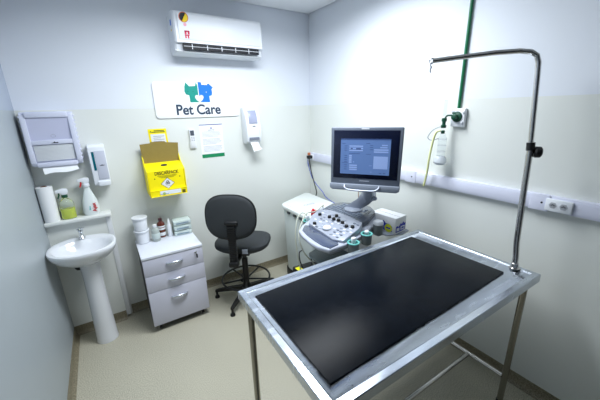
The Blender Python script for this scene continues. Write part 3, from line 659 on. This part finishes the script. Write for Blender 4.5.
# keyboard hood behind the panel
kb = [(-.55, -1.05), (-.585, -.98), (-.50, -.935), (-.40, -.895), (-.31, -.92), (-.235, -1.01), (-.205, -1.16), (-.26, -1.26), (-.42, -1.35), (-.535, -1.385), (-.53, -1.25)]
b = MB().prism(kb, .905, .950, mat('deck_dark', (78, 86, 100), .25, coat=.4), bevel=.006, seg=3)
ko = b.build('keyboard_deck', t, label='dark slate keyboard deck')
b = MB()
for i in range(7):
    for j in range(12):
        x = -.515+i*.036; y = -1.00-j*.027+i*.016
        if (y < -1.22 and x > -.40) or y > -.965 or (y > -1.03 and x > -.30) or (x+.375)**2+(y+1.13)**2 < .0085: continue
        MB().box((x-.013, y-.010, .949), (x+.013, y+.010, .9535), mat('key_grey', (112, 122, 136), .4), bevel=.0015).build('key', ko, label='mid grey key')
b = MB()
for k in range(2): MB().prism([(-.50+k*.045, -1.325-.003*k), (-.50+k*.045+.026, -1.318), (-.30+k*.03+.0, -1.235), (-.33+k*.03, -1.245)], .950, .9515, DARK).build('slot', ko)
b = MB().tube([(-.505, -1.23, .952), (-.49, -1.16, .957), (-.44, -1.09, .957), (-.37, -1.05, .957), (-.30, -1.06, .952)], .006, DG, 8, smooth=5); b.build('curved_rib', ko)
# monitor arm
b = MB().lathe([(.075, 0), (.075, .012), (.062, .022), (.05, .026)], MG, (-.375, -1.13, .946), 28); b.build('swivel_foot', t)
arm = MB().rings([[tuple(Vector((x, y, z))+Vector((.55, -.83, 0)).normalized()*a*wd+Vector((.0, .0, 1))*c*hh) for a, c in ((-1, -.6), (-.6, -1), (.6, -1), (1, -.6), (1, .6), (.6, 1), (-.6, 1), (-1, .6))] for x, y, z, wd, hh in ((-.385, -1.11, .975, .045, .02), (-.375, -1.15, .995, .05, .025), (-.345, -1.21, 1.045, .048, .03), (-.34, -1.25, 1.095, .05, .035), (-.36, -1.285, 1.13, .05, .035), (-.40, -1.31, 1.15, .04, .03))], SILV)
arm.build('monitor_arm', t)
b = MB().tube([(-.345, -1.30, 1.085), (-.40, -1.38, 1.12)], .016, MG, 12); b.tube([(-.40, -1.31, 1.12), (-.455, -1.37, 1.21)], .036, MG, 16).tube([(-.455, -1.37, 1.18), (-.465, -1.38, 1.30)], .03, BEZ, 14); b.build('arm_joint', t)
# monitor: frame local x right, y up, z to viewer
C0 = Vector((-.535, -1.400, 1.432)); xr = Vector((.585, -.811, 0)).normalized()
nz = Vector((-xr.y*-1, xr.x*-1, 0)); nz = Vector((xr.y, -xr.x, 0)).normalized()
tilt = R(4); nz2 = (nz*math.cos(tilt)+Vector((0, 0, 1))*math.sin(tilt)).normalized(); upv = nz2.cross(xr).normalized()
MM = Matrix((xr, upv, nz2)).transposed().to_4x4(); MM.translation = C0
hw, hh = .236, .202
mo = MB().prism([(-hw+.004, -hh+.02), (hw-.004, -hh+.02), (hw, hh), (-hw, hh)], -.035, .012, BEZ, bevel=.008, M=MM, seg=3)
mo.prism([(-.15, -.13), (.15, -.13), (.15, .13), (-.15, .13)], -.065, -.034, BEZ, bevel=.012, M=MM)
mo = mo.build('monitor', t)
b = MB().box((-hw+.022, -.137, .0115), (hw-.022, hh-.02, .0145), mat('navy_glass', (14, 20, 42), .12), bevel=.001, M=MM); b.build('glass', mo, label='dark navy screen glass border')
# the lit picture
def em(name, col, st):
    return mat(name, col, .4, emit=st)
SB = em('screen_blue', (78, 104, 150), .5); SL = em('screen_light', (118, 140, 184), .55); SD = em('screen_dark', (46, 66, 108), .4)
b = MB(); sx0, sx1, sy0, sy1 = -.165, .162, -.108, .128
b.box((sx0, sy0, .0143), (sx1, sy1, .0155), SB, M=MM)
def U(u0, v0, u1, v1, m_, d=.0005):   # u right, v down in 0..1 of the lit picture
    b.box((sx0+(sx1-sx0)*u0, sy1-(sy1-sy0)*v1, .0153), (sx0+(sx1-sx0)*u1, sy1-(sy1-sy0)*v0, .0155+d), m_, M=MM)
U(0, 0, 1, .035, SD); U(.03, .01, .12, .025, SL)
for v in (.19, .25, .31): U(.18, v, .46, v+.035, SL)
U(.21, .26, .25, .30, SD, .0008); U(.32, .26, .42, .30, SD, .0008)
for v in (.46, .52, .58, .64): U(.18, v, .235, v+.045, SL)
U(.27, .64, .29, .665, SL)
for v in (.73, .79, .85): U(.19, v, .35, v+.04, SL)
for v in (.20, .26, .32, .47, .53, .59, .65, .74, .80, .86): U(.08, v, .14, v+.012, SD)
U(.03, .13, .10, .142, SD); U(.03, .68, .16, .69, SD); U(.52, .12, .60, .132, SD); U(.52, .42, .62, .43, SD); U(.18, .41, .40, .42, SD)
U(.83, .16, .94, .19, SL); U(.80, .22, .94, .25, SL); U(.68, .28, .96, .32, SL); U(.68, .34, .96, .38, SL)
for v in (.17, .23, .29): U(.60, v, .66, v+.012, SD)
U(.68, .48, .96, .83, SL); U(.60, .74, .65, .75, SL); U(.80, .94, .85, .955, SD); U(.88, .94, .93, .955, SD); U(.62, .92, .66, .93, SL)
b.build('screen_picture', mo, label='blue-lit menu picture')
b = MB().box((-.03, hh-.013, .0118), (.02, hh-.007, .0126), WHITE2, M=MM).box((-.03, -.156, .0118), (.035, -.151, .0126), LG, M=MM); b.build('maker_mark', mo)
b = MB().prism([(-hw-.0, -hh+.025), (-hw+.002, -hh-.008), (-hw+.02, -hh-.02), (hw-.02, -hh-.02), (hw-.002, -hh-.008), (hw, -hh+.025)], -.03, .025, MG, bevel=.006, M=MM); b.build('speaker_bar', mo)
b = MB().tube([(-.13, -hh+.018, .022), (-.125, -hh+.004, .040), (-.10, -hh-.010, .048), (0, -hh-.013, .050), (.075, -hh-.010, .048), (.10, -hh+.004, .040), (.105, -hh+.018, .022)], .0065, SILV, 10, M=MM, smooth=3); b.build('handle', mo, label='silver curved handle under the screen')
for ch in t.children:
    if ch.name.split('.')[0] in ('console', 'palm_rest', 'control_panel', 'keyboard_deck', 'swivel_foot'): ch.location.z += .012
# rear shelf carrying the box
MB().prism([(-.300, -1.42), (-.17, -1.475), (-.075, -1.455), (-.075, -1.19), (-.20, -1.17), (-.30, -1.20)], .808, .818, MG, bevel=.003).box((-.32, -1.36, .790), (-.16, -1.25, .812), MG, bevel=.003).build('side_shelf', t)
# cup holders
cups = [(-.742, -1.530, .920, 'R'), (-.585, -1.492, .928, 'R'), (-.415, -1.440, .940, 'R'), (-.70, -.945, .885, 'L'), (-.47, -.845, .885, 'L')]
for x, y, z, sd in cups:
    b = MB().lathe([(.030, -.075), (.034, -.07), (.037, 0), (.033, .0), (.029, -.06), (.001, -.062)], CUPG, (x, y, z), 24)
    co = b.build('cup_holder', t)
    if x == -.415: continue
    b = MB().tube([(x+.036*math.cos(R(a)), y+.036*math.sin(R(a)), z) for a in range(0, 360, 15)], .006, TEAL, 8, closed=True)
    b.lathe([(.0325, 0), (.0325, -.045), (.031, -.045), (.031, 0)], TEAL, (x, y, z), 24, cap=False)
    b.build('cup_liner', co, label='pale teal cup liner')
# probes resting in the cups
def probe(x, y, z, label, m_, r=.018, h=.05, cord=None):
    t = thing('ultrasound_probe', label, 'probe', (x, y, z-.0615))
    b = MB().lathe([(.001, 0), (r*.6, 0), (r*.8, .03), (r*.9, .0615), (r*1.0, .0615+h*.3), (r*1.15, .0615+h*.75), (r*.9, .0615+h), (.001, .0615+h*1.05)], m_, (0, 0, 0), 18, 1, .8); b.build('probe_body', t, world=False)
    if cord: MB().tube(cord, .005, mat('probe_cord', (186, 190, 176), .5), 8, smooth=6).build('probe_cord', t)
    return t
probe(-.742, -1.530, .920, 'small white ultrasound probe in the front right cup holder', WHITE, .017, .034)
probe(-.585, -1.492, .928, 'white ultrasound probe in the middle right cup holder', WHITE, .016, .022)
tt = thing('gel_bottle', 'white capped round bottle in the rear right cup holder', 'bottle', (-.415, -1.440, .878))
MB().lathe([(.001, 0), (.022, 0), (.024, .004), (.026, .062)], WHITE, (-.415, -1.440, .8782), 22).build('bottle', tt)
MB().lathe([(.033, 0), (.036, .003), (.036, .020), (.031, .027), (.001, .028)], WHITE, (-.415, -1.440, .941), 22).build('cap', tt)
probe(-.70, -.945, .885, 'white ultrasound probe with beige cord in the left front cup', WHITE, .016, .04, cord=[(-.705, -.945, .93), (-.74, -.93, .955), (-.80, -.95, .93), (-.845, -.985, .82), (-.85, -1.01, .66), (-.83, -1.03, .5), (-.80, -1.04, .34), (-.76, -1.05, .165)])
probe(-.47, -.845, .885, 'white ultrasound probe in the left rear cup near the bin', WHITE, .016, .04, cord=[(-.47, -.845, .93), (-.51, -.90, .965), (-.62, -.94, .945), (-.72, -.965, .958), (-.80, -1.02, .93), (-.87, -1.07, .84), (-.86, -1.12, .72), (-.78, -1.14, .60), (-.73, -1.13, .5), (-.74, -1.12, .17)])
tag(MB().box((-.635, -.935, .895), (-.580, -.895, .945), RED, bevel=.006, M=None).tube([(-.61, -.915, .94), (-.63, -.92, .958)], .010, RED, 10).build('red_tag', None), 'small red plastic plug between the two left probe cups', 'plug')
b = MB().tube([(-.86, -1.09, .72), (-.92, -1.15, .74), (-.945, -1.20, .70), (-.92, -1.22, .63), (-.86, -1.18, .60), (-.80, -1.14, .62), (-.79, -1.10, .66)], .0045, BLACK, 8, smooth=6)
tag(b.build('black_cable'), 'thin black cable loop hanging under the front of the ultrasound console', 'cable')

# box beside the machine
t = thing('supply_box', 'white carton with blue print and yellow-green disc beside the ultrasound machine', 'box', (-.18, -1.33, .818), R(4))
bw, bd, bh = .136, .235, .128
MB().box((-bw/2, -bd/2, 0), (bw/2, bd/2, bh), WHITE2, bevel=.002).build('carton', t, world=False)
BP = mat('blue_print', (24, 48, 176), .5)
b = MB()
Mf = Matrix.Translation((0, -bd/2, 0)) @ BACKW
b.prism([(-.06, .012), (-.06, .055), (-.045, .065), (-.03, .055), (-.015, .062), (.0, .08), (.012, .068), (.03, .085), (.045, .07), (.06, .075), (.06, .02), (.02, .012)], 0, .0006, BP, M=Mf)
b.box((-.05, .02, 0), (-.015, .045, .001), WHITE2, M=Mf).box((.0, .022, 0), (.05, .052, .001), WHITE2, M=Mf).box((.01, .03, 0), (.04, .045, .0014), BP, M=Mf)
Ml = Matrix.Translation((-bw/2, 0, 0)) @ RIGHTW
b.prism([(-.015, .01), (-.04, .05), (-.03, .075), (-.01, .07), (.005, .09), (.03, .07), (.06, .07), (.09, .055), (.09, .012)], 0, .0006, BP, M=Ml)
b.build('blue_print', t, world=False, label='blue printed skyline and panels')
b = MB().prism([(.055+.035*math.cos(R(a)), .036+.033*math.sin(R(a))) for a in range(0, 360, 15)], 0, .0012, mat('lime_disc', (206, 214, 30), .5), M=Ml)
b.box((.035, .03, .001), (.075, .042, .0017), BP, M=Ml); b.build('lime_disc', t, world=False, label='yellow-green printed disc')
MB().box((-bw/2+.062, -bd/2+.01, bh-.0005), (-bw/2+.064, bd/2-.02, bh+.0006), INK).build('lid_seam', t, world=False)

# ================================================================== RIGHT WALL: TRUNKING, OUTLETS, GAS
RZ0, RZ1 = 1.196, 1.280
TRK = mat('trunking_lilac', (218, 221, 238), .4)
t = thing('wall_trunking', 'long white cable trunking running along the right wall', 'trunking', (0, -1.5, RZ0))
MB().box((-.034, FY+.02, RZ0), (0, -.02, RZ1), TRK, bevel=.003).build('channel', t)
MB().box((-.0365, FY+.02, RZ0+.010), (-.033, -.02, RZ1-.010), TRK, bevel=.001).build('channel_cover', t)
for yy in (-1.40, -2.24):
    b = MB().box((-.0405, yy-.045, RZ0-.004), (-.030, yy+.045, RZ1+.004), TRK, bevel=.003); b.tube([(-.0402, yy-.012, (RZ0+RZ1)/2), (-.042, yy-.012, (RZ0+RZ1)/2)], .005, DARK, 10); b.build('joint_plate', t)
t = thing('power_outlet', 'white double power socket on the trunking at the right, beside the metal pole', 'power outlet', (-.04, -2.33, RZ0))
MB().box((-.052, -2.388, RZ0+.006), (-.036, -2.270, RZ1-.010), WHITE, bevel=.012).build('plate', t)
for yy in (-2.306, -2.352):
    b = MB().lathe([(.017, 0), (.018, .0015), (.014, .002)], mat('socket_grey', (168, 172, 178), .5), M=Matrix.Translation((-.052, yy, 1.237)) @ RIGHTW, seg=6)
    for q in (-.006, 0, .006): b.lathe([(.0032, 0), (.0032, .003)], DARK, (q, .004 if q == 0 else 0, 0), 8, M=Matrix.Translation((-.052, yy, 1.237)) @ RIGHTW)
    b.build('socket', t, label='hexagonal three-pin socket')
t = thing('power_plug', 'black plug with orange tip at the left end of the trunking', 'plug', (-.04, -.07, 1.24))
MB().box((-.10, -.105, 1.222), (-.045, -.062, 1.256), BLACK, bevel=.006).build('plug_body', t)
MB().box((-.075, -.066, 1.256), (-.045, -.046, 1.285), mat('orange_adapter', (196, 120, 84), .5), bevel=.004).build('adapter', t, label='orange adapter')
MB().box((-.046, -.115, 1.205), (-.036, -.025, 1.265), WHITE, bevel=.002).build('socket_plate', t, label='white socket plate')
MB().tube([(-.085, -.10, 1.224), (-.09, -.115, 1.16), (-.085, -.15, 1.04), (-.075, -.19, .92), (-.065, -.20, .84), (-.05, -.12, .70), (-.05, -.08, .4)], .0055, mat('black_cord', (34, 34, 34), .5), 8, smooth=6).build('cord', t)
tag(MB().tube([(-.06, -.045, 1.232), (-.075, -.055, 1.17), (-.07, -.12, 1.02), (-.06, -.20, .94), (-.055, -.30, .88), (-.05, -.38, .82), (-.04, -.66, .76), (-.08, -.90, .70), (-.20, -1.04, .66)], .0038, mat('blue_cord', (60, 84, 190), .5), 8, smooth=6).build('network_cable'), 'thin blue network cable drooping from the trunking behind the bin', 'cable')
tag(MB().tube([(-.036, -.84, 1.20), (-.045, -.845, 1.13), (-.05, -.85, .98), (-.05, -.87, .75)], .004, mat('brown_cord', (150, 120, 104), .5), 8, smooth=5).build('brown_cable'), 'thin brown cable hanging from the trunking below the monitor', 'cable')

# gas outlet
gy = -1.715
t = thing('gas_outlet', 'square white oxygen outlet plate with dark green valve on the right wall', 'gas outlet', (-.02, gy, 1.62))
MB().box((-.030, gy-.042, 1.622), (0, gy+.048, 1.738), WHITE, bevel=.005).build('plate', t)
MB().lathe([(.032, 0), (.034, .004), (.030, .012), (.016, .016), (.016, .045), (.012, .047)], GREEND, M=Matrix.Translation((-.030, gy+.005, 1.685)) @ RIGHTW, seg=20).build('valve', t, label='round dark green valve')
MB().tube([(-.06, gy+.02, 1.695), (-.075, gy+.045, 1.695), (-.08, gy+.058, 1.68)], .006, GREEND, 10).build('valve_arm', t)
for dy, dz in ((-.035, 1.715), (.03, 1.71), (-.03, 1.65)): MB().lathe([(.008, 0), (.008, .010), (.005, .012)], GREEND if dy > 0 else WHITE, M=Matrix.Translation((-.030, gy+dy, dz)) @ RIGHTW, seg=10).build('screw', t)
tag(MB().tube([(-.012, gy+.012, 1.738), (-.012, gy+.012, CH-.001)], .0095, GREEN, 12).build('gas_pipe'), 'thin vertical green gas pipe running up to the ceiling', 'pipe')
fy_ = gy+.062
t = thing('oxygen_humidifier', 'clear humidifier flask and flowmeter with pale yellow tube beside the oxygen outlet', 'oxygen flask', (-.08, fy_, 1.36))
CLR = mat('clear_acrylic', (244, 248, 252), .05, trans=.95, ior=1.08)
MB().lathe([(.008, 0), (.010, .004), (.010, .10), (.006, .105)], CLR, (-.08, fy_+.0, 1.69), 14).build('flowmeter_tube', t, label='clear flowmeter tube')
b = MB().lathe([(.012, 0), (.016, .004), (.016, .020), (.012, .024)], GREEND, (-.08, fy_, 1.655), 14).lathe([(.014, 0), (.017, .004), (.017, .018), (.010, .022)], GREEND, (-.08, fy_, 1.615), 14).lathe([(.011, 0), (.011, .03)], GREEND, (-.08, fy_, 1.632), 12); b.lathe([(.012, 0), (.012, .02), (.006, .022)], GREEND, (-.08, fy_, 1.578), 12); b.build('regulator', t, label='dark green regulator knobs')
MB().lathe([(.020, 0), (.026, .004), (.027, .10), (.026, .15), (.018, .165), (.016, .18)], CLR, (-.075, fy_, 1.40), 22).build('flask', t, label='clear plastic flask')
MB().lathe([(.001, 0), (.030, .003), (.042, .02), (.038, .045), (.026, .06)], mat('milky_bag', (228, 234, 240), .35, trans=.4), (-.080, fy_, 1.368), 22).build('flask_foot', t, label='milky cup at the foot of the flask')
for z in (1.46, 1.50, 1.54): MB().tube([(-.075+.0275*math.cos(R(a)), fy_+.0275*math.sin(R(a)), z) for a in range(0, 360, 20)], .0008, GREYL, 5, closed=True).build('scale_mark', t)
MB().tube([(-.10, fy_+.005, 1.60), (-.11, fy_+.035, 1.575), (-.10, fy_+.065, 1.44), (-.085, fy_+.085, 1.30), (-.085, fy_+.10, 1.20)], .0075, mat('yellow_tubing', (236, 240, 176), .35), 12, smooth=5).build('yellow_tube', t, label='pale yellow flexible tube')
MB().tube([(-.09, fy_+.01, 1.625), (-.10, fy_+.06, 1.60), (-.10, fy_+.095, 1.55), (-.09, fy_+.07, 1.53), (-.085, fy_+.025, 1.545)], .0025, GREYL, 6, smooth=5).build('wire_loop', t)

# ================================================================== EXAM TABLE
TA = R(-1.1); TX, TY, TZ = -.878, -1.972, .900
hx, hy = .692, .378
t = thing('examination_table', 'stainless steel veterinary examination table with tubular legs and bent pole', 'table', (TX, TY, 0), TA)
b = MB()
def rect(x0, x1, y0, y1, z): return [(x0, y0, z), (x1, y0, z), (x1, y1, z), (x0, y1, z)]
i1, i2 = .030, .038
rs = [rect(-hx+.002, hx-.002, -hy+.002, hy-.002, TZ-.045), rect(-hx, hx, -hy, hy, TZ-.043), rect(-hx, hx, -hy, hy, TZ-.003), rect(-hx+.003, hx-.003, -hy+.003, hy-.003, TZ),
      rect(-hx+i1, hx-i1, -hy+i1, hy-i1, TZ), rect(-hx+i2, hx-i2, -hy+i2, hy-i2, TZ-.007), rect(-hx+.10, hx-.14, -hy+.13, hy-.09, TZ-.0135)]
b.rings(rs, STEEL); b.build('tabletop', t, world=False, label='brushed steel top with raised rim')
legs = []
for sx in (-1, 1):
    for sy in (-1, 1):
        lx, ly = sx*(hx-.042), sy*(hy-.045)
        b = MB().tube([(lx, ly, .012), (lx, ly, TZ-.043)], .0165, LEGM, 18)
        lo = b.build('leg', t, world=False)
        MB().lathe([(.019, 0), (.020, .004), (.019, .028), (.017, .03)], BLACK, (lx, ly, 0), 16).build('rubber_foot', lo, world=False)
bz = .200
for sx in (-1, 1):
    lx = sx*(hx-.042); MB().tube([(lx, -hy+.06, bz), (lx, hy-.06, bz)], .0125, TUBE, 14).build('side_bar', t, world=False)
MB().tube([(-hx+.054, -.115, bz), (hx-.054, -.115, bz)], .0125, TUBE, 14).build('stretcher', t, world=False)
# pole (world coordinates)
b = MB().tube([(-.232, -2.253, TZ-.001), (-.230, -2.250, .96), (-.231, -2.240, 1.05), (-.231, -2.228, 1.30), (-.231, -2.218, 1.55)], .0145, TUBE, 16)
po = b.build('pole', t)
tip = Vector((-.560, -1.855, 1.970))
MB().tube([(-.231, -2.218, 1.54), (-.231, -2.190, 1.88), (-.232, -2.184, 1.94), (-.240, -2.176, 1.970), (-.256, -2.156, 1.987), (-.285, -2.120, 1.994), (-.36, -2.045, 1.992), tuple(tip)], .0118, TUBE, 16).build('upper_rod', po)
MB().tube([(-.231, -2.220, 1.536), (-.231, -2.2165, 1.574)], .0185, BLACK, 16).build('clamp_collar', po, label='black clamp collar')
kd = Vector((.62, -.78, 0)); kc = Vector((-.231, -2.219, 1.528))
MB().tube([kc+kd*.008, kc+kd*.02], .008, BLACK, 10).tube([kc+kd*.016, kc+kd*.022, kc+kd*.042, kc+kd*.048], [.020, .028, .028, .022], BLACK, 10).build('clamp_knob', po, label='black ribbed tightening knob')
MB().lathe([(.026, 0), (.026, .004), (.018, .006), (.0175, .03), (.0155, .032)], TUBE, (-.232, -2.253, TZ-.0005), 18).build('pole_socket', po)
h = MB().tube([tip+Vector((-.002+.011*math.cos(R(a))*.65, .011*math.cos(R(a))*-.75, .011*math.sin(R(a)))) for a in range(0, 360, 24)], .0035, CHROME, 8, closed=True)
h.tube([tip+Vector((-.006, .002, -.008)), tip+Vector((-.008, .002, -.022)), tip+Vector((-.004, .0, -.030)), tip+Vector((-.008, .002, -.040)), tip+Vector((-.006, .001, -.055))], [.003, .003, .005, .003, .004], CHROME, 8)
h.build('hook', po, label='small chrome hook with chain')
MB().tube([(-.02, -hy+.012, TZ-.049), (.0, -hy+.012, TZ-.060), (.02, -hy+.012, TZ-.049)], .003, TUBE, 8).build('loop', t, world=False)

# rubber mat (world corner points, lies on the top)
t = thing('rubber_mat', 'black rubber mat lying on the steel examination table', 'mat', (-.91, -1.95, TZ-.0125))
mc = [(-1.505, -1.662), (-.318, -1.655), (-.312, -2.238), (-1.512, -2.250)]
b = MB().prism(mc, TZ-.0125, TZ-.004, MAT, bevel=.0018, seg=2); b.build('mat', t)
b = None

# ================================================================== CEILING LUMINAIRE
t = thing('ceiling_light', 'wide white ceiling light panel above the room centre', 'ceiling light', (LX, LY, CH-.05))
b = MB()
for a0, a1, c0, c1 in ((-.62, .62, -.32, -.285), (-.62, .62, .285, .32), (-.62, -.585, -.285, .285), (.585, .62, -.285, .285)): b.box((LX+a0, LY+c0, CH-.05), (LX+a1, LY+c1, CH), WHITE2)
b.build('frame', t)
MB().box((LX-.585, LY-.285, CH-.045), (LX+.585, LY+.285, CH-.04), mat('diffuser', (245, 250, 255), .5, emit=3.0)).build('diffuser', t)
